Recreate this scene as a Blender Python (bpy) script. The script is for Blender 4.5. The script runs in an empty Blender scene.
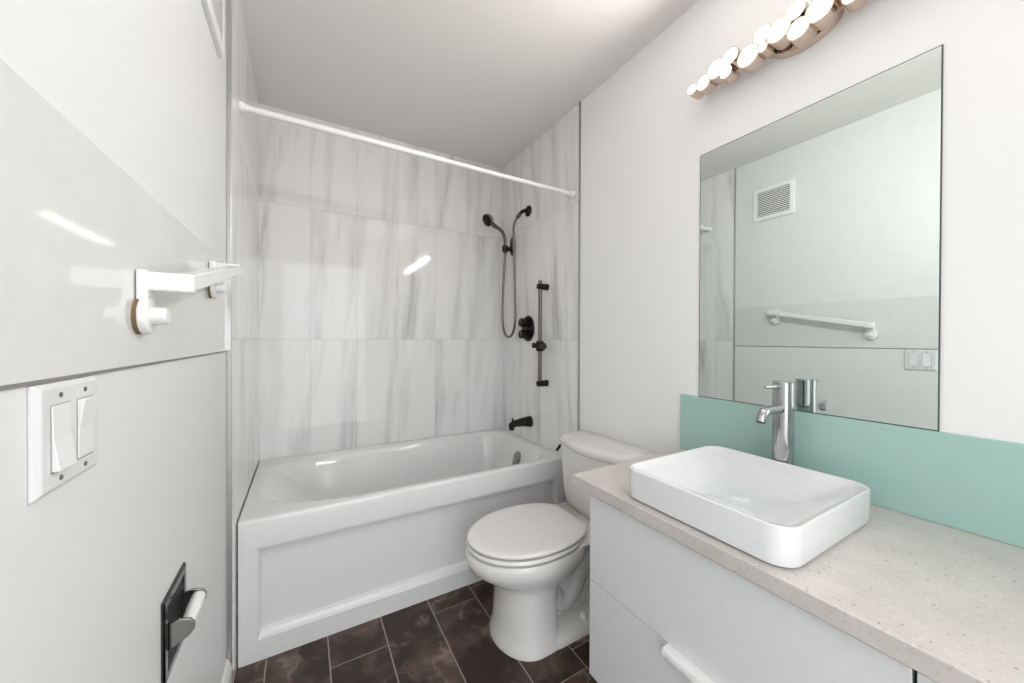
import bpy, bmesh, math, random
from mathutils import Vector, Matrix
S = bpy.context.scene
COL = S.collection
PI = math.pi
R = math.radians

# ------------------------------------------------------------------ camera, light, exposure
cam_d = bpy.data.cameras.new('camera')
cam = bpy.data.objects.new('camera', cam_d)
COL.objects.link(cam)
cam_d.sensor_width = 36.0
cam_d.sensor_fit = 'HORIZONTAL'
cam_d.lens = 361.4676 / 1024 * 36
cam_d.clip_start = 0.01
_y, _q, _r = R(29.9591), R(-0.3354), R(0.2073)
_F = Vector((math.sin(_y) * math.cos(_q), math.cos(_y) * math.cos(_q), math.sin(_q)))
_R = Vector((math.cos(_y), -math.sin(_y), 0))
_U = _R.cross(_F)
_R2 = _R * math.cos(_r) + _U * math.sin(_r)
_U2 = -_R * math.sin(_r) + _U * math.cos(_r)
cam.matrix_world = Matrix(((_R2.x, _U2.x, -_F.x, .2092), (_R2.y, _U2.y, -_F.y, -2.3957), (_R2.z, _U2.z, -_F.z, 1.1927), (0, 0, 0, 1)))
S.camera = cam

wd = bpy.data.worlds.new('rear_fill')
S.world = wd
wd.use_nodes = True
# added fill light through the unseen open end: pale above, dimmer below
_t = wd.node_tree
_tc = _t.nodes.new('ShaderNodeTexCoord')
_sp = _t.nodes.new('ShaderNodeSeparateXYZ')
_cr = _t.nodes.new('ShaderNodeValToRGB')
_mp = _t.nodes.new('ShaderNodeMapRange')
_mp.inputs['From Min'].default_value = -1
_t.links.new(_tc.outputs['Generated'], _sp.inputs[0])
_t.links.new(_sp.outputs['Z'], _mp.inputs['Value'])
_t.links.new(_mp.outputs[0], _cr.inputs[0])
for _e, (_p, _c) in zip(_cr.color_ramp.elements, ((.40, (.55, .53, .52, 1)), (.52, (.93, .97, 1, 1)))):
    _e.position = _p; _e.color = _c
_t.links.new(_cr.outputs[0], _t.nodes['Background'].inputs[0])
_t.nodes['Background'].inputs[1].default_value = 1.55
LED_GLOW, LED_WATT = .75, .295
S.view_settings.view_transform = 'Standard'
S.view_settings.look = 'None'
S.view_settings.gamma = 1
S.view_settings.use_curve_mapping = False
S.view_settings.exposure = 1.2

# ------------------------------------------------------------------ materials
class NT:
    """small helper for building node trees"""
    def __init__(s, name):
        s.m = bpy.data.materials.new(name)
        s.m.use_nodes = True
        s.t = s.m.node_tree
        s.b = s.t.nodes['Principled BSDF']
    def n(s, typ, **kw):
        nd = s.t.nodes.new(typ)
        for k, v in kw.items():
            setattr(nd, k, v)
        return nd
    def link(s, a, b):
        s.t.links.new(a, b)
    def math(s, op, a, b=None, c=None):
        nd = s.n('ShaderNodeMath', operation=op)
        for i, v in enumerate((a, b, c)):
            if v is None: continue
            if isinstance(v, (int, float)): nd.inputs[i].default_value = v
            else: s.link(v, nd.inputs[i])
        return nd.outputs[0]
    def mix(s, f, a, b):
        nd = s.n('ShaderNodeMix', data_type='RGBA')
        if isinstance(f, (int, float)): nd.inputs[0].default_value = f
        else: s.link(f, nd.inputs[0])
        for i, v in ((6, a), (7, b)):
            if isinstance(v, tuple): nd.inputs[i].default_value = (*v, 1)
            else: s.link(v, nd.inputs[i])
        return nd.outputs[2]
    def ramp(s, f, stops):
        nd = s.n('ShaderNodeValToRGB')
        cr = nd.color_ramp
        while len(cr.elements) < len(stops): cr.elements.new(.5)
        for e, (p, c) in zip(cr.elements, stops):
            e.position = p
            e.color = (*c, 1) if isinstance(c, tuple) else (c, c, c, 1)
        s.link(f, nd.inputs[0])
        return nd.outputs[0]
    def bump(s, h, strength, dist=.002):
        nd = s.n('ShaderNodeBump')
        nd.inputs['Strength'].default_value = strength
        nd.inputs['Distance'].default_value = dist
        s.link(h, nd.inputs['Height'])
        s.link(nd.outputs[0], s.b.inputs['Normal'])

def simple(name, col, rough=.5, metal=0., coat=0., noise=0., nscale=40, spec=None):
    k = NT(name)
    b = k.b.inputs
    b['Base Color'].default_value = (*col, 1)
    b['Roughness'].default_value = rough
    b['Metallic'].default_value = metal
    b['Coat Weight'].default_value = coat
    b['Coat Roughness'].default_value = .06
    if spec is not None: b['Specular IOR Level'].default_value = spec
    tc = k.n('ShaderNodeTexCoord')
    nz = k.n('ShaderNodeTexNoise')
    nz.inputs['Scale'].default_value = nscale
    nz.inputs['Detail'].default_value = 3
    k.link(tc.outputs['Object'], nz.inputs['Vector'])
    if noise:
        k.bump(nz.outputs['Fac'], noise, .0015)
    else:
        v = k.ramp(nz.outputs['Fac'], [(.3, tuple(c * .985 for c in col)), (.7, tuple(min(1, c * 1.015) for c in col))])
        k.link(v, b['Base Color'])
    return k.m

M = {}
M['paint'] = simple('white_wall_paint', (.755, .76, .755), .42, noise=.04, nscale=220)
M['paint_right'] = simple('lightened_wall_paint', (.885, .885, .885), .5, noise=.05, nscale=220)  # wall paint lightened to make up for weaker light on this side
M['ceiling'] = simple('ceiling_paint', (.83, .805, .78), .85, noise=.35, nscale=160)
M['band'] = simple('glossy_wall_panel', (.71, .715, .70), .05, coat=.4)
M['white_trim'] = simple('white_trim_paint', (.80, .80, .79), .3)
M['metal_trim'] = simple('brushed_edge_metal', (.42, .43, .43), .28, 1.)
M['pale_trim'] = simple('pale_edge_metal', (.52, .52, .51), .3, 1.)
M['porcelain'] = simple('white_porcelain', (.80, .785, .765), .10, coat=.5)
M['sink_white'] = simple('white_vessel_ceramic', (.78, .79, .805), .08, coat=.5)
M['acrylic'] = simple('white_tub_acrylic', (.80, .80, .80), .14, coat=.3)
M['plastic'] = simple('white_plastic', (.86, .86, .86), .28)
M['switch_plate'] = simple('grey_white_switch_plastic', (.70, .705, .71), .3)
M['switch_rocker'] = simple('white_rocker_plastic', (.78, .785, .79), .3)
M['rod_white'] = simple('white_enamel_rod', (.90, .89, .88), .3)
M['ceramic_bar'] = simple('white_ceramic_bar', (.82, .82, .815), .15, coat=.4)
M['cork'] = simple('tan_mounting_pad', (.22, .14, .06), .8)
M['lacquer'] = simple('white_lacquer_front', (.74, .755, .765), .3)
M['carcass'] = simple('white_cabinet_board', (.70, .70, .70), .5)
M['handle_white'] = simple('white_tab_handle', (.90, .90, .90), .3)
M['shadowgap'] = simple('cabinet_gap_shade', (.02, .02, .02), .7)
M['chrome'] = simple('polished_chrome', (.43, .44, .45), .05, 1.)
M['nickel'] = simple('warm_polished_nickel', (.66, .54, .46), .07, 1.)
M['dark_chrome'] = simple('dark_chrome', (.085, .082, .08), .12, 1.)  # chrome with a very dark base colour
M['shaded_chrome'] = simple('shaded_satin_chrome', (.36, .35, .34), .15, 1.)  # chrome with the shade on the paper holder brackets put into its colour
M['bronze'] = simple('dark_gunmetal_bronze', (.028, .024, .022), .2, .8)
M['bronze_light'] = simple('aged_bronze_tube', (.15, .13, .118), .22, 1.)
M['steel_hose'] = simple('metal_hose', (.20, .18, .165), .28, 1.)
M['head_metal'] = simple('brushed_bronze_silver', (.36, .33, .30), .22, 1.)
M['pewter'] = simple('brushed_pewter', (.30, .30, .30), .3, 1.)
M['dark'] = simple('dark_recess', (.012, .012, .012), .6)
M['screw'] = simple('dull_screw', (.20, .19, .17), .4, .6)
M['rubber'] = simple('dark_seal', (.05, .045, .04), .6)
M['grey_gap'] = simple('grey_joint', (.25, .24, .22), .7)

def mat_tile():
    k = NT('veined_marble_tile')
    g = k.n('ShaderNodeNewGeometry')
    sp = k.n('ShaderNodeSeparateXYZ')
    k.link(g.outputs['Position'], sp.inputs[0])
    s = k.math('ADD', sp.outputs['X'], sp.outputs['Y'])
    z = sp.outputs['Z']
    u = k.math('DIVIDE', k.math('ADD', s, 5.0 * .2475 + .004), .2475)
    zr = k.math('DIVIDE', k.math('SUBTRACT', z, 1.1895 - 2 * .7565), .7565)
    fu, fz = k.math('FRACT', u), k.math('FRACT', zr)
    iu, iz = k.math('FLOOR', u), k.math('FLOOR', zr)
    def edge(fr, w):
        d = k.math('MINIMUM', fr, k.math('SUBTRACT', 1.0, fr))
        return k.math('LESS_THAN', d, w)
    grout = k.math('MAXIMUM', edge(fu, .0036), edge(fz, .0013))
    # one random number per tile
    cv = k.n('ShaderNodeCombineXYZ')
    k.link(iu, cv.inputs[0]); k.link(iz, cv.inputs[1])
    wn = k.n('ShaderNodeTexWhiteNoise', noise_dimensions='3D')
    k.link(cv.outputs[0], wn.inputs['Vector'])
    rnd = wn.outputs['Value']
    # leaning streaks
    sx = k.math('SUBTRACT', s, k.math('MULTIPLY', z, .085))
    wob = k.n('ShaderNodeTexNoise'); wob.inputs['Scale'].default_value = 3.0
    k.link(g.outputs['Position'], wob.inputs['Vector'])
    sx = k.math('ADD', sx, k.math('MULTIPLY', wob.outputs['Fac'], .05))
    vv = k.n('ShaderNodeCombineXYZ')
    k.link(k.math('MULTIPLY', sx, 1.0), vv.inputs[0])
    k.link(k.math('MULTIPLY', z, .10), vv.inputs[1])
    k.link(k.math('MULTIPLY', rnd, 7.0), vv.inputs[2])
    n1 = k.n('ShaderNodeTexNoise'); n1.inputs['Scale'].default_value = 8; n1.inputs['Detail'].default_value = 4; n1.inputs['Roughness'].default_value = .55
    k.link(vv.outputs[0], n1.inputs['Vector'])
    n2 = k.n('ShaderNodeTexNoise'); n2.inputs['Scale'].default_value = 20; n2.inputs['Detail'].default_value = 3
    k.link(vv.outputs[0], n2.inputs['Vector'])
    v1 = k.ramp(n1.outputs['Fac'], [(.24, 1.), (.36, .30), (.50, 0.), (1., 0.)])
    v2 = k.ramp(n2.outputs['Fac'], [(.22, 1.), (.36, .12), (.5, 0.), (1., 0.)])
    f = k.math('MINIMUM', k.math('ADD', k.math('MULTIPLY', v1, .85), k.math('MULTIPLY', v2, .42)), 1.)
    c = k.mix(f, (.86, .855, .85), (.38, .375, .38))
    c = k.mix(k.math('MULTIPLY', grout, .75), c, (.45, .44, .43))
    k.link(c, k.b.inputs['Base Color'])
    k.b.inputs['Roughness'].default_value = .09
    k.link(k.ramp(grout, [(0, .055), (1, .6)]), k.b.inputs['Roughness'])
    k.bump(k.math('SUBTRACT', 1.0, grout), .25, .001)
    return k.m
M['tile'] = mat_tile()

def mat_floor():
    k = NT('dark_brown_stone_tile')
    g = k.n('ShaderNodeTexCoord')
    at = k.n('ShaderNodeAttribute', attribute_name='tile_rnd')
    off = k.n('ShaderNodeVectorMath', operation='MULTIPLY_ADD')
    k.link(at.outputs['Color'], off.inputs[0])
    off.inputs[1].default_value = (9, 9, 9)
    k.link(g.outputs['Object'], off.inputs[2])
    dn = k.n('ShaderNodeTexNoise'); dn.inputs['Scale'].default_value = 3.5; dn.inputs['Detail'].default_value = 5
    k.link(off.outputs[0], dn.inputs['Vector'])
    ad = k.n('ShaderNodeVectorMath', operation='MULTIPLY_ADD')
    k.link(dn.outputs['Color'], ad.inputs[0]); ad.inputs[1].default_value = (.45, .45, .45); k.link(off.outputs[0], ad.inputs[2])
    cl = k.n('ShaderNodeTexNoise'); cl.inputs['Scale'].default_value = 4.5; cl.inputs['Detail'].default_value = 7; cl.inputs['Roughness'].default_value = .62
    k.link(ad.outputs[0], cl.inputs['Vector'])
    base = k.ramp(cl.outputs['Fac'], [(.30, (.012, .0055, .0036)), (.46, (.036, .0185, .0125)), (.58, (.092, .056, .042)), (.76, (.24, .17, .138))])
    vo = k.n('ShaderNodeTexNoise', noise_type='RIDGED_MULTIFRACTAL') if False else k.n('ShaderNodeTexNoise')
    vo.inputs['Scale'].default_value = 2.6; vo.inputs['Detail'].default_value = 3
    k.link(ad.outputs[0], vo.inputs['Vector'])
    ln = k.math('ABSOLUTE', k.math('SUBTRACT', vo.outputs['Fac'], .5))
    vein = k.ramp(ln, [(0, 1.), (.006, .6), (.02, 0.)])
    gate = k.ramp(cl.outputs['Fac'], [(.46, 0.), (.6, 1.)])
    c = k.mix(k.math('MULTIPLY', k.math('MULTIPLY', vein, gate), .7), base, (.30, .235, .20))
    k.link(c, k.b.inputs['Base Color'])
    k.b.inputs['Roughness'].default_value = .30
    k.b.inputs['Specular IOR Level'].default_value = .4
    return k.m
M['floor_tile'] = mat_floor()
M['floor_grout'] = simple('pale_floor_grout', (.36, .31, .265), .8)

def mat_quartz():
    k = NT('speckled_quartz')
    tc = k.n('ShaderNodeTexCoord')
    def specks(scale, thr, rnd_lo):
        v = k.n('ShaderNodeTexVoronoi'); v.inputs['Scale'].default_value = scale
        nz = k.n('ShaderNodeTexNoise'); nz.inputs['Scale'].default_value = scale * 1.5
        k.link(tc.outputs['Object'], nz.inputs['Vector'])
        ad = k.n('ShaderNodeVectorMath', operation='MULTIPLY_ADD')
        k.link(nz.outputs['Color'], ad.inputs[0]); ad.inputs[1].default_value = (.6 / scale,) * 3; k.link(tc.outputs['Object'], ad.inputs[2])
        k.link(ad.outputs[0], v.inputs['Vector'])
        sp = k.n('ShaderNodeSeparateColor'); k.link(v.outputs['Color'], sp.inputs[0])
        return k.math('MULTIPLY', k.math('LESS_THAN', v.outputs['Distance'], thr), k.math('GREATER_THAN', sp.outputs[0], rnd_lo)), sp.outputs[1]
    a, ra = specks(120, .30, .72)
    b, rb = specks(115, .22, .90)
    d, rd = specks(150, .33, .70)
    nz = k.n('ShaderNodeTexNoise'); nz.inputs['Scale'].default_value = 14; nz.inputs['Detail'].default_value = 5
    k.link(tc.outputs['Object'], nz.inputs['Vector'])
    base = k.ramp(nz.outputs['Fac'], [(.3, (.55, .515, .485)), (.7, (.615, .58, .55))])
    c = k.mix(k.math('MULTIPLY', a, .40), base, (.40, .36, .31))
    c = k.mix(k.math('MULTIPLY', d, .28), c, (.84, .80, .74))
    c = k.mix(k.math('MULTIPLY', b, .62), c, (.17, .14, .12))
    k.link(c, k.b.inputs['Base Color'])
    k.b.inputs['Roughness'].default_value = .22
    return k.m
M['quartz'] = mat_quartz()

def mat_glass_panel():
    k = NT('mint_back_painted_glass')
    k.b.inputs['Base Color'].default_value = (.385, .585, .535, 1)
    k.b.inputs['Roughness'].default_value = .25
    k.b.inputs['Coat Weight'].default_value = .2
    return k.m
M['mint'] = mat_glass_panel()
M['mirror'] = simple('silvered_mirror_glass', (.765, .835, .81), .0, 1.)
M['mirror_edge'] = simple('dark_mirror_edge', (.05, .065, .06), .35, .3)

def mat_led():
    k = NT('warm_led_diffuser')
    k.b.inputs['Base Color'].default_value = (.9, .88, .85, 1)
    k.b.inputs['Emission Color'].default_value = (1, .80, .62, 1)
    k.b.inputs['Emission Strength'].default_value = LED_GLOW
    return k.m
M['led'] = mat_led()

# ------------------------------------------------------------------ mesh helpers
def link_obj(name, bm, mats, parent=None, smooth=30, bevel=0, bseg=2, sub=0):
    bmesh.ops.remove_doubles(bm, verts=bm.verts, dist=1e-6)
    bmesh.ops.recalc_face_normals(bm, faces=bm.faces)
    me = bpy.data.meshes.new(name)
    bm.to_mesh(me); bm.free()
    for m in (mats if isinstance(mats, (list, tuple)) else [mats]):
        me.materials.append(M[m])
    o = bpy.data.objects.new(name, me)
    COL.objects.link(o)
    if parent is not None:
        o.parent = parent
        o.matrix_parent_inverse = Matrix.Translation(-abs_loc(parent))
    if smooth is not None:
        for p in me.polygons: p.use_smooth = True
        me.set_sharp_from_angle(angle=R(smooth))
    if bevel:
        b = o.modifiers.new('bevel', 'BEVEL'); b.width = bevel; b.segments = bseg; b.limit_method = 'ANGLE'; b.angle_limit = R(35)
        b.harden_normals = False
    if sub:
        s = o.modifiers.new('sub', 'SUBSURF'); s.levels = sub; s.render_levels = sub
    return o

def abs_loc(o):
    v = Vector(o.location)
    if o.parent is not None and False: v += abs_loc(o.parent)
    return v if o.type == 'EMPTY' else Vector((0, 0, 0))

def thing(name, label, cat, loc, group=None):
    o = bpy.data.objects.new(name, None)
    COL.objects.link(o)
    o.empty_display_size = .05
    o.location = loc
    o['label'] = label; o['category'] = cat
    if group: o['group'] = group
    return o

def tag(o, label, cat, group=None):
    o['label'] = label; o['category'] = cat
    if group: o['group'] = group
    return o

def struct(o):
    o['kind'] = 'structure'
    return o

def box(bm, a, b, mi=0):
    x0, y0, z0 = a; x1, y1, z1 = b
    v = [bm.verts.new(p) for p in ((x0, y0, z0), (x1, y0, z0), (x1, y1, z0), (x0, y1, z0), (x0, y0, z1), (x1, y0, z1), (x1, y1, z1), (x0, y1, z1))]
    for f in ((0, 3, 2, 1), (4, 5, 6, 7), (0, 1, 5, 4), (1, 2, 6, 5), (2, 3, 7, 6), (3, 0, 4, 7)):
        bm.faces.new([v[i] for i in f]).material_index = mi
    return v

def loft(bm, rings, cap0=True, cap1=True, mi=0):
    vr = [[bm.verts.new(p) for p in r] for r in rings]
    n = len(vr[0])
    for a, b in zip(vr, vr[1:]):
        for i in range(n):
            j = (i + 1) % n
            bm.faces.new((a[i], a[j], b[j], b[i])).material_index = mi
    if cap0: bm.faces.new(list(reversed(vr[0]))).material_index = mi
    if cap1: bm.faces.new(vr[-1]).material_index = mi
    return vr

def frame_for(d):
    d = Vector(d).normalized()
    up = Vector((0, 0, 1)) if abs(d.z) < .95 else Vector((0, 1, 0))
    u = d.cross(up).normalized()
    return u, u.cross(d).normalized()

def cyl(bm, p0, p1, prof, n=28, cap0=True, cap1=True, mi=0, sx=1., sy=1.):
    """lathe about the axis p0->p1; prof = [(t along 0..1, radius)] ; sx, sy scale the section"""
    p0, p1 = Vector(p0), Vector(p1)
    u, w = frame_for(p1 - p0)
    if isinstance(prof, (int, float)): prof = [(0, prof), (1, prof)]
    rings = []
    for t, r in prof:
        c = p0.lerp(p1, t)
        rings.append([c + u * (r * sx * math.cos(2 * PI * i / n)) + w * (r * sy * math.sin(2 * PI * i / n)) for i in range(n)])
    return loft(bm, rings, cap0, cap1, mi)

def bez(pts, k=8):
    """Catmull-Rom through the points"""
    P = [Vector(p) for p in pts]
    P = [P[0] * 2 - P[1]] + P + [P[-1] * 2 - P[-2]]
    out = []
    for i in range(1, len(P) - 2):
        a, b, c, d = P[i - 1:i + 3]
        for s in range(k):
            t = s / k
            out.append(.5 * ((2 * b) + (c - a) * t + (2 * a - 5 * b + 4 * c - d) * t * t + (3 * b - a - 3 * c + d) * t ** 3))
    out.append(P[-2])
    return out

def tube(bm, pts, r, n=14, k=8, mi=0, cap=True):
    P = bez(pts, k) if k else [Vector(p) for p in pts]
    rings = []
    u = None
    for i, p in enumerate(P):
        d = (P[min(i + 1, len(P) - 1)] - P[max(i - 1, 0)]).normalized()
        if u is None: u, w = frame_for(d)
        u = (u - d * u.dot(d)).normalized(); w = u.cross(d)
        rr = r(i / (len(P) - 1)) if callable(r) else r
        rings.append([p + u * (rr * math.cos(2 * PI * j / n)) + w * (rr * math.sin(2 * PI * j / n)) for j in range(n)])
    return loft(bm, rings, cap, cap, mi)

def rrect(cx, cy, hx, hy, rad, z, n=6):
    out = []
    for qx, qy, a0 in ((1, 1, 0), (-1, 1, 90), (-1, -1, 180), (1, -1, 270)):
        for i in range(n + 1):
            a = R(a0 + 90 * i / n)
            out.append(Vector((cx + qx * (hx - rad) + rad * math.cos(a), cy + qy * (hy - rad) + rad * math.sin(a), z)))
    return out

def extrude_outline(bm, pts, vec, mi=0):
    vec = Vector(vec)
    loft(bm, [[Vector(p) for p in pts], [Vector(p) + vec for p in pts]], mi=mi)

def smooth(a, b, x):
    t = min(1, max(0, (x - a) / (b - a)))
    return t * t * (3 - 2 * t)

# ------------------------------------------------------------------ the room
W, CH, YT, YR, XL = 1.5, 2.471, -.885, -3.1, -.012

bm = bmesh.new()   # left wall: painted room part and tiled alcove part
box(bm, (-.15, YR, 0), (XL, YT, CH), 0)
box(bm, (-.15, YT, 0), (0, .12, CH), 1)
struct(link_obj('wall_left', bm, ['paint', 'tile'], smooth=None))
bm = bmesh.new()
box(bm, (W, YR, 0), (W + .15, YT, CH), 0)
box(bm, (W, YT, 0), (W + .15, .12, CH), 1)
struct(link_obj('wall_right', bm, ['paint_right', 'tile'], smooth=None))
bm = bmesh.new(); box(bm, (0, 0, 0), (W, .12, CH))
struct(link_obj('wall_back', bm, 'tile', smooth=None))
bm = bmesh.new()   # wall behind the camera, open to the hall on the left
box(bm, (.98, YR - .12, 0), (W + .15, YR, CH)); box(bm, (-.15, YR - .12, 2.2), (.98, YR, CH))
struct(link_obj('wall_rear', bm, 'paint', smooth=None))
bm = bmesh.new(); box(bm, (-.15, YR, CH), (W + .15, .12, CH + .1))
struct(link_obj('ceiling', bm, 'ceiling', smooth=None))

# floor: stone tiles laid in running bond over pale grout
bm = bmesh.new()
lay = bm.loops.layers.color.new('tile_rnd')
box(bm, (-.15, YR, -.1), (W + .15, .12, -.0012), 1)
random.seed(4)
seams = {-1: -.9, 0: -1.22, 1: -.943, 2: -1.26, 3: -.873, 4: -1.40, 5: -1.313, 6: -1.1, 7: -.9, 8: -1.2}
for kcol, y0 in seams.items():
    x0 = .09 + .2027 * kcol; x1 = x0 + .2027
    x0 = max(x0, -.14); x1 = min(x1, W + .14)
    if x1 <= x0: continue
    y = y0 - 3 * .6
    while y < .1:
        a, b = max(y, YR), min(y + .6, .11)
        if b > a:
            g = .0024
            nf = len(bm.faces)
            v = [bm.verts.new(p) for p in ((x0 + g, a + g, 0), (x1 - g, a + g, 0), (x1 - g, b - g, 0), (x0 + g, b - g, 0))]
            lo = [bm.verts.new((p.co.x, p.co.y, -.0015)) for p in v]
            fs = [bm.faces.new(v)] + [bm.faces.new((v[i], lo[i], lo[(i + 1) % 4], v[(i + 1) % 4])) for i in range(4)]
            c = (random.random(), random.random(), random.random(), 1)
            for f in fs:
                for l in f.loops: l[lay] = c
        y += .6
struct(link_obj('floor', bm, ['floor_tile', 'floor_grout'], smooth=None))

# metal strips where the alcove tile ends
bm = bmesh.new(); box(bm, (XL, YT - .005, 0), (.002, YT + .004, CH))
struct(link_obj('trim_1', bm, 'pale_trim', smooth=None, bevel=.002))
bm = bmesh.new(); box(bm, (W - .006, YT - .006, 0), (W, YT + .006, CH))
struct(link_obj('trim_2', bm, 'metal_trim', smooth=None, bevel=.001))
# glossy panel band along the left wall (its upper edge runs very slightly downhill to the front)
bm = bmesh.new()
ya, yb = YT - .0055, YR
def zt(y): return 1.434 + (y + .944) * .0102
prof = [(ya, 1.152, zt(ya)), (yb, 1.152, zt(yb))]
rings = []
for y, z0, z1 in prof:
    rings.append([Vector((XL, y, z0)), Vector((XL + .004, y, z0)), Vector((XL + .004, y, z1)), Vector((XL, y, z1))])
loft(bm, rings)
struct(link_obj('trim_3', bm, 'band', smooth=None, bevel=.0012))
bm = bmesh.new(); box(bm, (XL, yb, 1.1485), (XL + .0025, ya, 1.152))
struct(link_obj('trim_4', bm, 'grey_gap', smooth=None))
# baseboard
bm = bmesh.new()
extrude_outline(bm, [(XL, ya, 0), (XL + .014, ya, 0), (XL + .014, ya, .10), (XL + .006, ya, .125), (XL, ya, .13)], (0, YR - ya, 0))
struct(link_obj('baseboard_left', bm, 'white_trim', smooth=None, bevel=.002))

# ------------------------------------------------------------------ bathtub
TH, TD = .527, .778
t = thing('bathtub', 'white alcove bathtub with recessed panel apron below the marble tiles', 'bathtub', (.75, -.39, 0))
bm = bmesh.new()
NX, NY = 110, 64
X0, X1, Y0, Y1 = .004, 1.496, -TD, -.004
def depth(x, y):
    cl = lambda v: min(1, max(0, v))
    tx = min(cl((x - .035) / .50), cl((1.462 - x) / .19))
    ty = min(cl((y - Y0 - .035) / .175), cl((-.03 - y) / .16))
    q = cl(1 - math.hypot(1 - tx, 1 - ty))
    return .395 * q * q * (3 - 2 * q)
ys = [Y0 + .012 + (Y1 - Y0 - .012) * j / NY for j in range(NY + 1)]
xs = [X0 + (X1 - X0) * i / NX for i in range(NX + 1)]
lip = [(Y0, .42), (Y0, TH - .014), (Y0 + .0015, TH - .007), (Y0 + .0055, TH - .0018)]
rows = [[bm.verts.new((x, y, z)) for x in xs] for y, z in lip] + [[bm.verts.new((x, y, TH - depth(x, y))) for x in xs] for y in ys]
for a, b in zip(rows, rows[1:]):
    for i in range(NX): bm.faces.new((a[i], a[i + 1], b[i + 1], b[i]))
for side in (0, NX):   # skirts against the end walls
    col = [r[side] for r in rows]
    low = [bm.verts.new((v.co.x, v.co.y, .42)) for v in col]
    for i in range(len(col) - 1): bm.faces.new((col[i], col[i + 1], low[i + 1], low[i]))
link_obj('basin', bm, 'acrylic', t, smooth=50)
bm = bmesh.new()   # apron: frame with a recessed panel
def rect(x0, x1, z0, z1, y): return [Vector((x0, y, z0)), Vector((x1, y, z0)), Vector((x1, y, z1)), Vector((x0, y, z1))]
loft(bm, [rect(X0, X1, 0, .4205, -.70), rect(X0, X1, 0, .4205, Y0), rect(.062, 1.436, .078, .4155, Y0), rect(.064, 1.434, .081, .4145, Y0 + .003), rect(.066, 1.432, .084, .4145, Y0 + .010), rect(.070, 1.428, .098, .4235, Y0 + .016), rect(.072, 1.426, .104, .4235, Y0 + .030)])
link_obj('apron', bm, 'acrylic', t, smooth=None)
bm = bmesh.new()
c = Vector((1.398, -.41, TH - depth(1.398, -.41)))
tx = Vector((.30, 0, 1)).normalized()
nrm = Vector((-tx.z, 0, tx.x)).normalized()
ty = Vector((0, 1, 0))
outl = []
for i in range(28):
    a = 2 * PI * i / 28
    ca, sa = math.cos(a), math.sin(a)
    outl.append((.029 * sa, .050 * (1 if ca > 0 else -1) * (abs(ca) ** .72)))
rings = []
for h, s in ((-.030, .8), (.008, 1), (.014, 1), (.018, .93), (.0195, .8)):
    rings.append([c + ty * (p * s) + tx * (q * s) + nrm * h for p, q in outl])
loft(bm, rings)
ov = link_obj('overflow_cover', bm, 'pewter', t, smooth=40)
ov['label'] = 'grey oval overflow cover'

# ------------------------------------------------------------------ shower rod
t = thing('shower_curtain_rod', 'white shower curtain rod spanning between the alcove walls', 'curtain rod', (.75, -.765, 2.03))
a, b = Vector((.0, -.697, 2.066)), Vector((1.5, -.832, 1.993))
d = (b - a).normalized()
bm = bmesh.new(); cyl(bm, a + d * .006, a.lerp(b, .52), .0125); cyl(bm, a.lerp(b, .5), b - d * .006, .0108)
link_obj('rod_tube', bm, 'rod_white', t)
for p, s in ((a, 1), (b, -1)):
    bm = bmesh.new(); cyl(bm, p + d * (.001 * s), p + d * (.026 * s), [(0, .020), (.35, .020), (.5, .0165), (1, .0155)])
    link_obj('end_cap', bm, 'rod_white', t)

# ------------------------------------------------------------------ shower fittings
t = thing('shower_pipe_outlet', 'dark bronze shower pipe with round flange feeding the looping hose', 'shower pipe', (1.5, -.372, 2.04))
bm = bmesh.new(); cyl(bm, (1.4995, -.372, 2.042), (1.478, -.372, 2.042), [(0, .036), (.35, .035), (.75, .024), (1, .015)])
link_obj('flange', bm, 'bronze', t)
bm = bmesh.new(); tube(bm, [(1.484, -.372, 2.042), (1.463, -.372, 2.037), (1.442, -.371, 2.022), (1.428, -.369, 2.004)], .0115)
link_obj('pipe', bm, 'bronze', t)
bm = bmesh.new(); cyl(bm, (1.433, -.3695, 2.010), (1.4155, -.3662, 1.9865), [(0, .014), (.4, .014), (.45, .0125), (1, .0125)])
link_obj('connector', bm, 'bronze_light', t)

t = thing('hand_shower', 'bronze hand shower with long looping hose beside the tub corner', 'hand shower', (1.40, -.2, 1.6))
hp = Vector((1.338, -.095, 2.036)); hn = Vector((-.84, -.16, -.52)).normalized()
bm = bmesh.new()
cyl(bm, hp - hn * .030, hp + hn * .013, [(0, .014), (.15, .030), (.45, .041), (.75, .0455), (1, .0445)], n=32)
link_obj('spray_head', bm, 'head_metal', t)
bm = bmesh.new()
cyl(bm, hp + hn * .0125, hp + hn * .016, [(0, .041), (.6, .041), (1, .038)], n=32)
for rr, cnt in ((.012, 6), (.023, 12), (.031, 16)):
    u, w = frame_for(hn)
    for i in range(cnt):
        q = hp + u * (rr * math.cos(2 * PI * i / cnt)) + w * (rr * math.sin(2 * PI * i / cnt))
        cyl(bm, q + hn * .0155, q + hn * .0185, .0016, n=6)
link_obj('spray_face', bm, 'bronze', t)
bm = bmesh.new()
tube(bm, [hp - hn * .012 + Vector((.006, -.004, -.012)), (1.372, -.125, 1.992), (1.408, -.158, 1.955), (1.427, -.172, 1.905), (1.431, -.176, 1.84), (1.431, -.176, 1.79)], lambda s: .0125 + .003 * math.sin(s * 9) * (s < .3) - .002 * s)
link_obj('grip', bm, 'bronze_light', t)
bm = bmesh.new()
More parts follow.
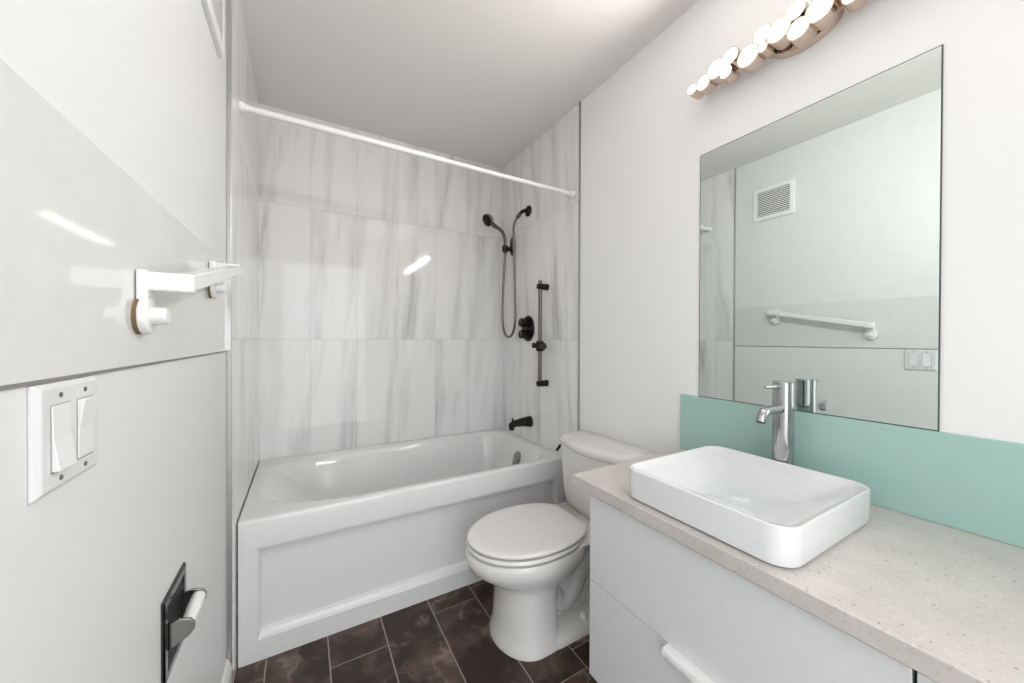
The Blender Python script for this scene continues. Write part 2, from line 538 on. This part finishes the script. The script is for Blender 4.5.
tube(bm, [(1.4135, -.3655, 1.983), (1.405, -.352, 1.962), (1.407, -.332, 1.915), (1.418, -.318, 1.84), (1.426, -.315, 1.65), (1.43, -.318, 1.45), (1.43, -.318, 1.32), (1.431, -.285, 1.235), (1.431, -.228, 1.209), (1.431, -.172, 1.238), (1.431, -.140, 1.33), (1.431, -.148, 1.54), (1.431, -.166, 1.70), (1.431, -.176, 1.79)], .0082, n=12, k=10)
link_obj('hose', bm, 'steel_hose', t)

t = thing('hand_shower_holder', 'dark bronze wall bracket clasping the hand shower', 'bracket', (1.5, -.17, 1.85))
bm = bmesh.new()
pts = []
for i in range(28):
    a = 2 * PI * i / 28
    pts.append((1.4995, -.172 + .030 * math.cos(a), 1.852 + .066 * math.sin(a)))
loft(bm, [pts, [(x - .010, y, z) for x, y, z in pts], [(x - .016, -.172 + (y + .172) * .8, 1.852 + (z - 1.852) * .9) for x, y, z in pts]])
link_obj('flange', bm, 'bronze', t, smooth=40)
bm = bmesh.new(); cyl(bm, (1.486, -.175, 1.83), (1.45, -.176, 1.825), [(0, .017), (1, .014)])
link_obj('bracket_arm', bm, 'bronze', t)
bm = bmesh.new(); cradle = []
for z, ro, ri in ((1.803, .020, .0142), (1.845, .022, .0150)):
    cradle.append((z, ro, ri))
def ring_(z, r, n=24): return [Vector((1.431 + r * math.cos(2 * PI * i / n), -.176 + r * math.sin(2 * PI * i / n), z)) for i in range(n)]
(z0, o0, i0), (z1, o1, i1) = cradle
loft(bm, [ring_(z0, i0), ring_(z0, o0), ring_(z1, o1), ring_(z1, i1), ring_(z0, i0)], False, False)
link_obj('cradle', bm, 'bronze', t)

t = thing('shower_valve', 'dark bronze oval shower valve with two knobs', 'valve', (1.5, -.375, 1.265))
bm = bmesh.new()
pts = [(1.4995, -.375 + .074 * math.cos(2 * PI * i / 40), 1.265 + .085 * math.sin(2 * PI * i / 40)) for i in range(40)]
def shr(s, dx): return [(1.4995 - dx, -.375 + (y + .375) * s, 1.265 + (z - 1.265) * s) for x, y, z in pts]
loft(bm, [pts, shr(1, .006), shr(.95, .011), shr(.8, .013)])
link_obj('plate', bm, 'bronze', t, smooth=40)
for z in (1.303, 1.227):
    bm = bmesh.new(); cyl(bm, (1.488, -.372, z), (1.437, -.372, z), [(0, .026), (.15, .026), (.2, .023), (.35, .023), (.4, .0295), (.92, .0285), (1, .025)], n=20)
    kn = link_obj('knob', bm, 'bronze', t)
    bm = bmesh.new(); box(bm, (1.436, -.374, z + .002), (1.470, -.370, z + .030))
    link_obj('pointer', bm, 'pewter', kn, smooth=None)

t = thing('slide_bar', 'vertical dark bronze slide bar on the tiled wall above the spout', 'slide bar', (1.45, -.587, 1.23))
bm = bmesh.new(); cyl(bm, (1.447, -.587, .918), (1.447, -.587, 1.548), .0115)
link_obj('bar', bm, 'bronze_light', t)
for z in (1.512, .926):
    bm = bmesh.new()
    cyl(bm, (1.4995, -.587, z), (1.430, -.587, z), [(0, .021), (.3, .019), (.9, .0185), (1, .016)])
    link_obj('wall_bracket', bm, 'bronze', t)
bm = bmesh.new()
cyl(bm, (1.447, -.587, 1.122), (1.447, -.587, 1.184), [(0, .021), (.1, .024), (.9, .024), (1, .021)])
cyl(bm, (1.447, -.60, 1.153), (1.425, -.655, 1.153), [(0, .016), (.35, .016), (.4, .023), (.9, .022), (1, .018)])
cyl(bm, (1.447, -.57, 1.153), (1.42, -.545, 1.158), [(0, .014), (1, .017)])
link_obj('slider', bm, 'bronze', t)

t = thing('tub_spout', 'dark bronze tub spout on the tiled wall above the bathtub', 'spout', (1.5, -.400, .655))
bm = bmesh.new()
def sring(x, zc, ry, rz, n=24): return [Vector((x, -.400 + ry * math.cos(2 * PI * i / n), zc + rz * math.sin(2 * PI * i / n))) for i in range(n)]
loft(bm, [sring(1.4995, .654, .036, .036), sring(1.49, .654, .036, .036), sring(1.47, .655, .030, .032), sring(1.43, .656, .026, .027), sring(1.39, .653, .024, .023), sring(1.362, .648, .023, .021), sring(1.347, .641, .021, .019), sring(1.342, .638, .012, .012)])
cyl(bm, (1.362, -.400, .645), (1.358, -.400, .614), [(0, .019), (1, .017)])
link_obj('spout_body', bm, 'bronze', t, smooth=50)
bm = bmesh.new(); cyl(bm, (1.364, -.400, .662), (1.366, -.400, .690), [(0, .006), (.5, .005), (.55, .0085), (1, .007)])
link_obj('diverter_knob', bm, 'bronze', t)

# ------------------------------------------------------------------ toilet
YC = -1.135
t = thing('toilet', 'white two piece toilet with closed lid between tub and vanity', 'toilet', (1.1, YC, 0))
def egg(xf, xb, w, z, n=48, xm=None, pw=2.6):
    xm = xm if xm is not None else xf + (xb - xf) * .52
    out = []
    for i in range(n):
        a = 2 * PI * i / n
        c, s = math.cos(a), math.sin(a)
        if c < 0:
            x = xm + (xm - xf) * c; y = w * s
        else:
            e = 2 / pw
            x = xm + (xb - xm) * abs(c) ** e
            y = w * (1 if s >= 0 else -1) * abs(s) ** e
        out.append(Vector((x, YC + y, z)))
    return out
bm = bmesh.new()
loft(bm, [egg(.860, 1.10, .156, 0.0000, pw=5), egg(.860, 1.10, .156, 0.0120, pw=5), egg(.868, 1.095, .147, 0.0300, pw=5), egg(.874, 1.09, .140, 0.0800, pw=5), egg(.876, 1.09, .137, 0.1500, pw=5), egg(.874, 1.10, .134, 0.2206, pw=4.5),
          egg(.862, 1.14, .138, 0.2403, pw=3.5), egg(.832, 1.20, .155, 0.2619), egg(.790, 1.235, .178, 0.2881), egg(.758, 1.25, .1935, 0.3171), egg(.749, 1.25, .1985, 0.3425), egg(.750, 1.25, .198, 0.3631), egg(.756, 1.25, .194, 0.3753), egg(.773, 1.24, .18, 0.3790)])
# rear body under the tank and flared foot
def rr(x0, x1, w, z, rad=.04): return rrect((x0 + x1) / 2, YC, (x1 - x0) / 2, w, rad, z)
loft(bm, [rr(1.10, 1.42, .060, .02), rr(1.10, 1.42, .055, .14), rr(1.08, 1.45, .070, .25), rr(1.06, 1.475, .11, .33), rr(1.06, 1.48, .165, .360), rr(1.06, 1.48, .17, .376), rr(1.07, 1.475, .165, .382)])
loft(bm, [rr(.98, 1.43, .156, 0, .09), rr(.98, 1.43, .156, .014, .09), rr(.99, 1.42, .143, .034, .09), rr(1.0, 1.41, .115, .046, .09)])
# trapway bulging on both sides
for s in (-1, 1):
    tube(bm, [(1.08, YC + s * .040, .17), (1.14, YC + s * .045, .10), (1.20, YC + s * .048, .12), (1.25, YC + s * .048, .20), (1.31, YC + s * .045, .25), (1.38, YC + s * .040, .20), (1.40, YC + s * .035, .08)], .045, n=16)
link_obj('bowl', bm, 'porcelain', t, smooth=45)
for s in (-1, 1):
    bm = bmesh.new(); cyl(bm, (1.215, YC + s * .118, .035), (1.215, YC + s * .118, .066), [(0, .014), (.7, .013), (.9, .010), (1, .004)], n=18)
    link_obj('bolt_cap', bm, 'plastic', t)
# seat ring and lid
def seat_outline(xf, xb, w, z, n=56): return egg(xf, xb, w, z, n, xm=xf + (xb - xf) * .50, pw=2.9)
bm = bmesh.new()
loft(bm, [seat_outline(.820, 1.18, .120, 0.3780), seat_outline(.820, 1.18, .120, 0.3858), seat_outline(.757, 1.22, .194, 0.3862), seat_outline(.754, 1.222, .1965, 0.3885), seat_outline(.754, 1.222, .1965, 0.3940), seat_outline(.758, 1.219, .192, 0.3995), seat_outline(.780, 1.20, .165, 0.4000)])
link_obj('seat', bm, 'porcelain', t, smooth=40)
def lid_outline(xf, xb, w, z, n=64):
    out = []
    for p in egg(xf, xb + .03, w, z, n, xm=xf + (xb - xf) * .53, pw=2.25):
        out.append(Vector((min(p.x, xb), p.y, p.z)))
    return out
bm = bmesh.new()
loft(bm, [lid_outline(.825, 1.20, .120, 0.3995), lid_outline(.825, 1.20, .120, 0.4056), lid_outline(.760, 1.240, .190, 0.4062), lid_outline(.757, 1.243, .1935, 0.4075), lid_outline(.757, 1.243, .1935, 0.4130), lid_outline(.762, 1.239, .189, 0.4180), lid_outline(.773, 1.231, .180, 0.4202), lid_outline(.81, 1.20, .145, 0.4222), lid_outline(.91, 1.12, .07, 0.4232)])
link_obj('lid', bm, 'porcelain', t, smooth=40)
for s in (-1, 1):
    bm = bmesh.new(); cyl(bm, (1.243, YC + s * .075 - .022, .396), (1.243, YC + s * .075 + .022, .396), [(0, .010), (.1, .0125), (.9, .0125), (1, .010)])
    link_obj('hinge', bm, 'porcelain', t)
# tank
YK = -1.158
def bow(x0, x1, w, z, rad, bul, n=10):
    """rectangle with rounded front corners and a bowed front (front is -x)"""
    out = [Vector((x1, YK + w, z)), Vector((x1, YK - w, z))]
    fr = []
    for i in range(n + 1):
        s = -1 + 2 * i / n
        fr.append((s * (w - rad), x0 + rad * 0 - bul * (1 - s * s)))
    seq = []
    for i in range(6):
        a = R(90 * i / 6)
        seq.append((-(w - rad) - rad * math.cos(a), x0 + rad - rad * math.sin(a)))
    out += [Vector((x, YK + y, z)) for y, x in seq]
    out += [Vector((x, YK + y, z)) for y, x in fr]
    out += [Vector((x, YK - y, z)) for y, x in reversed(seq)]
    return out
bm = bmesh.new()
loft(bm, [bow(1.34, 1.468, .150, .381, .03, .010), bow(1.33, 1.475, .178, .394, .04, .012), bow(1.322, 1.482, .198, .43, .045, .016), bow(1.318, 1.484, .207, .48, .05, .020), bow(1.312, 1.486, .215, .60, .05, .022), bow(1.308, 1.487, .218, .682, .05, .024)])
link_obj('tank', bm, 'porcelain', t, smooth=45)
bm = bmesh.new()
loft(bm, [bow(1.300, 1.490, .226, .683, .09, .028), bow(1.294, 1.4915, .233, .689, .092, .028), bow(1.293, 1.492, .234, .704, .092, .028), bow(1.297, 1.490, .230, .714, .090, .028), bow(1.306, 1.487, .222, .719, .085, .027), bow(1.34, 1.48, .2, .722, .07, .02)])
link_obj('tank_lid', bm, 'porcelain', t, smooth=45)
bm = bmesh.new()
cyl(bm, (1.375, YK + .212, .650), (1.375, YK + .236, .650), [(0, .016), (.6, .015), (1, .010)])
tube(bm, [(1.378, YK + .234, .652), (1.350, YK + .240, .650), (1.325, YK + .238, .628)], .0075, n=10)
fl = link_obj('flush_lever', bm, 'bronze', t)
fl['label'] = 'dark flush lever'

# ------------------------------------------------------------------ vanity
YV, YE = -1.556, -2.90
t = thing('vanity_cabinet', 'white vanity cabinet with flat drawer fronts under the quartz countertop', 'cabinet', (1.23, -2.2, 0))
bm = bmesh.new(); box(bm, (.992, YE, .16), (1.495, YV, .7305)); box(bm, (1.06, YE, 0), (1.495, YV - .02, .16))
link_obj('body', bm, 'carcass', t, smooth=None, bevel=.001)
def front(name, y0, y1, z0, z1):
    bm = bmesh.new(); box(bm, (.972, y0, z0), (.9905, y1, z1))
    return link_obj(name, bm, 'lacquer', t, smooth=None, bevel=.0018, bseg=3)
def tab_handle(par, y0, y1, z):
    bm = bmesh.new()
    prof = [(.980, z + .004), (.955, z + .004), (.950, z + .001), (.9485, z - .004), (.9485, z - .019), (.951, z - .022), (.9535, z - .019), (.9545, z - .004), (.980, z - .0015)]
    rings = []
    for y, sh in ((y0, .010), (y0 - .003, .004), (y0 - .008, 0), (y1 + .008, 0), (y1 + .003, .004), (y1, .010)):
        rings.append([Vector((x, y, max(zz, z - .022 + sh) if zz < z - .01 else zz)) for x, zz in prof])
    loft(bm, rings)
    return link_obj('handle', bm, 'handle_white', par, smooth=40)
Y2 = -2.236
front('drawer_front', Y2 + .0015, YV, .459, .718)
lo = front('drawer_front', Y2 + .0015, YV, .165, .4565)
tab_handle(lo, -1.833, -1.985, .4565)
front('drawer_front', YE, Y2 - .0035, .459, .718)
lo = front('drawer_front', YE, Y2 - .0035, .165, .4565)
tab_handle(lo, -2.49, -2.65, .4565)
bm = bmesh.new(); box(bm, (.986, Y2 - .006, .165), (.9935, Y2 + .004, .730))  # dark strip standing in for the shade between the drawer fronts
link_obj('gap_shade', bm, 'shadowgap', t, smooth=None)

bm = bmesh.new(); box(bm, (.948, YE, .7325), (1.4995, -1.500, .766))
tag(link_obj('countertop', bm, 'quartz', smooth=None, bevel=.0022, bseg=3), 'cream speckled quartz countertop on the white vanity cabinet', 'countertop')

bm = bmesh.new(); box(bm, (1.493, YE, .7665), (1.4995, -1.495, .9805))
tag(link_obj('backsplash', bm, 'mint', smooth=None, bevel=.0008), 'mint green glass backsplash panel between countertop and mirror', 'backsplash')

# vessel sink
t = thing('sink', 'white rectangular vessel sink with rounded corners on the countertop', 'sink', (1.18, -1.89, .766))
cx, cy, hx, hy = 1.181, -1.886, .212, .2005
bm = bmesh.new()
zt_, zb = .846, .7665
rings = [rrect(cx, cy, hx - .009, hy - .009, .040, zb), rrect(cx, cy, hx - .003, hy - .003, .045, zb + .004), rrect(cx, cy, hx - .0015, hy - .0015, .046, zb + .02), rrect(cx, cy, hx, hy, .048, zt_ - .006), rrect(cx, cy, hx - .001, hy - .001, .047, zt_ - .0012), rrect(cx, cy, hx - .004, hy - .004, .045, zt_), rrect(cx, cy, hx - .008, hy - .008, .042, zt_ - .0015), rrect(cx, cy, hx - .011, hy - .011, .040, zt_ - .007)]
for f, s in ((.15, .90), (.35, .80), (.6, .67), (.8, .54), (.93, .40), (1.0, .22), (1.0, .10)):
    rings.append(rrect(cx, cy, (hx - .011) * s, (hy - .011) * s, .040 * s, zt_ - .007 - .052 * f))
loft(bm, rings)
link_obj('basin', bm, 'sink_white', t, smooth=50)
bm = bmesh.new(); cyl(bm, (cx, cy, zt_ - .060), (cx, cy, zt_ - .0565), [(0, .024), (.6, .024), (1, .020)])
link_obj('drain_cap', bm, 'sink_white', t)

# faucet
t = thing('faucet', 'tall chrome single lever faucet behind the vessel sink', 'faucet', (1.423, -1.875, .766))
fx, fy = 1.423, -1.878
bm = bmesh.new(); cyl(bm, (fx, fy, .7665), (fx, fy, 1.038), [(0, .030), (.018, .030), (.024, .0262), (1, .0262)], n=40)
link_obj('column', bm, 'chrome', t)
bm = bmesh.new(); cyl(bm, (fx, fy, 1.0405), (fx, fy, 1.072), [(0, .0262), (.95, .0262), (1, .025)], n=40)
cyl(bm, (fx, fy, 1.036), (fx, fy, 1.042), .0235, n=40)
cap = link_obj('lever_cap', bm, 'chrome', t)
bm = bmesh.new(); cyl(bm, (fx - .022, fy, 1.059), (fx - .098, fy + .004, 1.062), [(0, .0055), (.9, .0050), (1, .003)], n=16)
link_obj('lever', bm, 'chrome', cap)
bm = bmesh.new(); tube(bm, [(fx - .018, fy, .992), (fx - .06, fy, .995), (fx - .096, fy, .996), (fx - .113, fy, .990), (fx - .122, fy, .977), (fx - .1255, fy, .968)], .0130, n=20)
sp = link_obj('spout', bm, 'chrome', t)
bm = bmesh.new(); cyl(bm, (fx - .1252, fy, .969), (fx - .1263, fy, .9655), .0102, n=20)
link_obj('aerator', bm, 'dark', sp)

# mirror
t = thing('mirror', 'rectangular frameless wall mirror above the mint backsplash', 'mirror', (1.497, -1.867, 1.43))
bm = bmesh.new(); box(bm, (1.4945, -2.1637 + .0022, .9812 + .0022), (1.4965, -1.5711 - .0022, 1.882 - .0022))
link_obj('glass', bm, 'mirror', t, smooth=None)
bm = bmesh.new()
a, b, c, d = -2.1637, -1.5711, .9812, 1.882
def yz(y0, y1, z0, z1, x): return [Vector((x, y0, z0)), Vector((x, y1, z0)), Vector((x, y1, z1)), Vector((x, y0, z1))]
e = .0022
loft(bm, [yz(a + e, b - e, c + e, d - e, 1.4945), yz(a, b, c, d, 1.4950), yz(a, b, c, d, 1.4995), yz(a + e, b - e, c + e, d - e, 1.4995)], False, False)
link_obj('edge', bm, 'mirror_edge', t, smooth=None)

# vanity light: clustered cylinders with bright discs
t = thing('vanity_light', 'polished wall light of clustered round lamps above the mirror', 'wall light', (1.45, -1.867, 2.11))
bm = bmesh.new()
pts = [(1.4995, -1.895 + .090 * math.cos(2 * PI * i / 48), 2.110 + .056 * math.sin(2 * PI * i / 48)) for i in range(48)]
def sh(s, dx): return [(1.4995 - dx, -1.895 + (y + 1.895) * s, 2.110 + (z - 2.110) * s) for x, y, z in pts]
loft(bm, [pts, sh(1, .008), sh(.97, .020), sh(.93, .024), sh(.6, .026)])
link_obj('backplate', bm, 'nickel', t, smooth=40)
lamps = [(-1.585, 2.099, .0190), (-1.625, 2.101, .0275), (-1.672, 2.117, .0335), (-1.703, 2.088, .0215), (-1.719, 2.128, .0270), (-1.772, 2.095, .0345), (-1.814, 2.130, .0275), (-1.814, 2.093, .0150), (-1.858, 2.110, .0335), (-1.899, 2.138, .0260), (-1.908, 2.079, .0295), (-1.954, 2.100, .0340),
         (-2.007, 2.118, .0275), (-2.022, 2.082, .0205), (-2.062, 2.108, .0330), (-2.110, 2.100, .0270), (-2.148, 2.120, .0190), (-2.160, 2.084, .0215), (-2.208, 2.106, .0335), (-2.262, 2.118, .0270), (-2.276, 2.083, .0200), (-2.318, 2.104, .0340), (-2.372, 2.120, .0265), (-2.384, 2.086, .0210), (-2.428, 2.106, .0330), (-2.482, 2.100, .0270), (-2.532, 2.112, .0335), (-2.580, 2.098, .0265), (-2.620, 2.104, .0190)]
bm = bmesh.new()
cyl(bm, (1.462, -1.60, 2.104), (1.462, -2.61, 2.104), .008)
link_obj('carrier_bar', bm, 'nickel', t)
for i, (y, z, r) in enumerate(lamps):
    z -= .004
    bm = bmesh.new()
    xf = 1.420 + (.004 if i % 2 else 0)
    cyl(bm, (1.474, y, z), (xf, y, z), [(0, r * .82), (.05, r * .9), (.12, r * .9), (.13, r), (.97, r), (1, r * .985)], n=32)
    h = link_obj('lamp_housing', bm, 'nickel', t, smooth=35)
    bm = bmesh.new()
    cyl(bm, (xf + .001, y, z), (xf - .0016, y, z), [(0, r * .87), (.5, r * .87), (1, r * .82)], n=32)
    link_obj('diffuser', bm, 'led', h, smooth=35)
    ld = bpy.data.lights.new('lamp_light', 'AREA')   # the light this lamp gives
    ld.shape = 'DISK'; ld.size = r * 1.36
    ld.energy = LED_WATT * (r / .03) ** 2
    ld.color = (1, .972, .938)
    lo_ = bpy.data.objects.new('lamp_light', ld)
    COL.objects.link(lo_)
    lo_.location = (xf - .0022, y, z)
    lo_.rotation_euler = (0, R(90), 0)
    lo_.parent = h
    lo_.matrix_parent_inverse = h.matrix_basis.inverted() if False else Matrix.Translation(Vector((0, 0, 0)))

# ------------------------------------------------------------------ left wall fittings
PX = XL + .004
t = thing('light_switch', 'white double rocker light switch below the towel bar', 'light switch', (PX, -1.826, 1.094))
sy, sz = -1.826, 1.093
bm = bmesh.new()
loft(bm, [yz(sy - .0585, sy + .0585, sz - .0545, sz + .0545, XL), yz(sy - .0585, sy + .0585, sz - .0545, sz + .0545, XL + .003), yz(sy - .0535, sy + .0535, sz - .0495, sz + .0495, XL + .0075)])
link_obj('plate', bm, 'switch_plate', t, smooth=None, bevel=.0012)
for k, yy in enumerate((sy - .0235, sy + .0235)):
    bm = bmesh.new()
    ex = XL + .008
    up, dn = (.0005, .0055) if k == 0 else (.0055, .0005)
    w, hh = .0160, .0325
    pr_ = [(XL + .006, sz - hh), (ex + dn, sz - hh), (ex + .0012, sz), (ex + up, sz + hh), (XL + .006, sz + hh)]
    loft(bm, [[Vector((x, yy - w, z)) for x, z in pr_], [Vector((x, yy + w, z)) for x, z in pr_]])
    gb = bmesh.new(); box(gb, (XL + .0045, yy - w - .0012, sz - hh - .0014), (XL + .00775, yy + w + .0012, sz + hh + .0008))
    link_obj('rocker_gap', gb, 'grey_gap', t, smooth=None)
    link_obj('rocker', bm, 'switch_rocker', t, smooth=None, bevel=.0008)
    for z in (sz - .042, sz + .042):
        bm = bmesh.new(); cyl(bm, (XL + .0075, yy, z), (XL + .0086, yy, z), [(0, .0027), (.7, .0027), (1, .002)], n=12)
        link_obj('screw', bm, 'screw', t)

t = thing('towel_bar', 'white slightly tilted towel bar on the glossy wall panel', 'towel bar', (PX, -1.39, 1.33))
bx = PX + .056
ends = ((-1.637, 1.279, 1), (-1.156, 1.380, -1))
for y, z, s in ends:
    bm = bmesh.new()   # backing pad against the panel
    cyl(bm, (PX + .0002, y, z - .052), (PX + .005, y, z - .052), .0285, n=32)
    pad = link_obj('mounting_pad', bm, 'cork', t)
    bm = bmesh.new()   # upright plate with round foot
    cyl(bm, (PX + .005, y, z - .052), (PX + .016, y, z - .052), [(0, .030), (.7, .029), (1, .025)], n=32)
    box(bm, (PX + .001, y - .016, z - .06), (PX + .0145, y + .016, z + .017))
    box(bm, (PX + .010, y - .013, z - .0145), (bx + .010, y + .013, z + .0145))
    post = link_obj('post', bm, 'ceramic_bar', t, smooth=35, bevel=.003, bseg=3)
    bm = bmesh.new()
    cyl(bm, (PX + .014, y, z - .052), (PX + .034, y, z - .052), [(0, .0145), (.85, .0135), (1, .011)])
    link_obj('knob', bm, 'ceramic_bar', post)
bm = bmesh.new()
(y0, z0, _), (y1, z1, _) = ends
y0 -= .012; y1 += .024; z1 += .005
hh = .0138
loft(bm, [[Vector((bx - .011, y, z - hh)), Vector((bx + .011, y, z - hh)), Vector((bx + .011, y, z + hh)), Vector((bx - .011, y, z + hh))] for y, z in ((y0, z0), (y1, z1))])
link_obj('bar', bm, 'ceramic_bar', t, smooth=35, bevel=.003, bseg=3)

t = thing('air_vent', 'white louvred air vent high on the painted left wall', 'vent', (XL, -1.138, 2.14))
va, vb, vc, vd = -1.262, -1.014, 2.030, 2.252
bm = bmesh.new()
loft(bm, [yz(va, vb, vc, vd, XL), yz(va, vb, vc, vd, XL + .012), yz(va + .003, vb - .003, vc + .003, vd - .003, XL + .015), yz(va + .022, vb - .022, vc + .026, vd - .022, XL + .016), yz(va + .024, vb - .024, vc + .028, vd - .024, XL + .016), yz(va + .026, vb - .026, vc + .030, vd - .026, XL + .003)], True, False)
link_obj('frame', bm, 'plastic', t, smooth=None, bevel=.001)
bm = bmesh.new(); box(bm, (XL + .0005, va + .024, vc + .028), (XL + .0025, vb - .024, vd - .024))
link_obj('dark_backing', bm, 'dark', t, smooth=None)
bm = bmesh.new()
n = 13
for i in range(n):
    z = vc + .030 + (vd - vc - .058) * (i + .5) / n
    p = [Vector((XL + .003, 0, z + .0050)), Vector((XL + .0155, 0, z + .0022)), Vector((XL + .0155, 0, z - .0045)), Vector((XL + .003, 0, z + .0005))]
    loft(bm, [[Vector((q.x, y, q.z)) for q in p] for y in (va + .026, vb - .026)])
link_obj('louvres', bm, 'plastic', t, smooth=None)

t = thing('toilet_paper_holder', 'dark recessed toilet paper holder with white roller low on the left wall', 'toilet paper holder', (XL, -1.455, .64))
ta, tb, tc, td = -1.526, -1.386, .562, .717
bm = bmesh.new()
loft(bm, [yz(ta, tb, tc, td, XL), yz(ta, tb, tc, td, XL + .003), yz(ta + .004, tb - .004, tc + .004, td - .004, XL + .0055), yz(ta + .016, tb - .016, tc + .016, td - .016, XL + .0055), yz(ta + .019, tb - .019, tc + .019, td - .019, XL + .0015)], True, True)
link_obj('plate', bm, 'dark_chrome', t, smooth=None)
bm = bmesh.new()
pw = yz(ta + .0195, tb - .0195, tc + .0195, td - .0195, XL + .0018)
bm.faces.new([bm.verts.new(p) for p in pw])
bmesh.ops.solidify(bm, geom=bm.faces[:], thickness=.0004)
link_obj('recess', bm, 'dark', t, smooth=None)
for y in (ta + .020, tb - .020):
    bm = bmesh.new()
    s = 1 if y < -1.45 else -1
    prof = [(XL + .0018, .615), (XL + .0018, .665), (XL + .020, .668), (XL + .036, .664), (XL + .043, .654), (XL + .042, .642), (XL + .034, .632), (XL + .018, .622)]
    loft(bm, [[Vector((x, y, z)) for x, z in prof], [Vector((x, y + s * .006, z)) for x, z in prof]])
    link_obj('bracket', bm, 'shaded_chrome', t, smooth=30, bevel=.001)
bm = bmesh.new()
cyl(bm, (XL + .030, ta + .027, .651), (XL + .030, tb - .027, .651), [(0, .008), (.02, .011), (.5, .0115), (.51, .0122), (.98, .0122), (1, .009)])
link_obj('roller', bm, 'plastic', t)
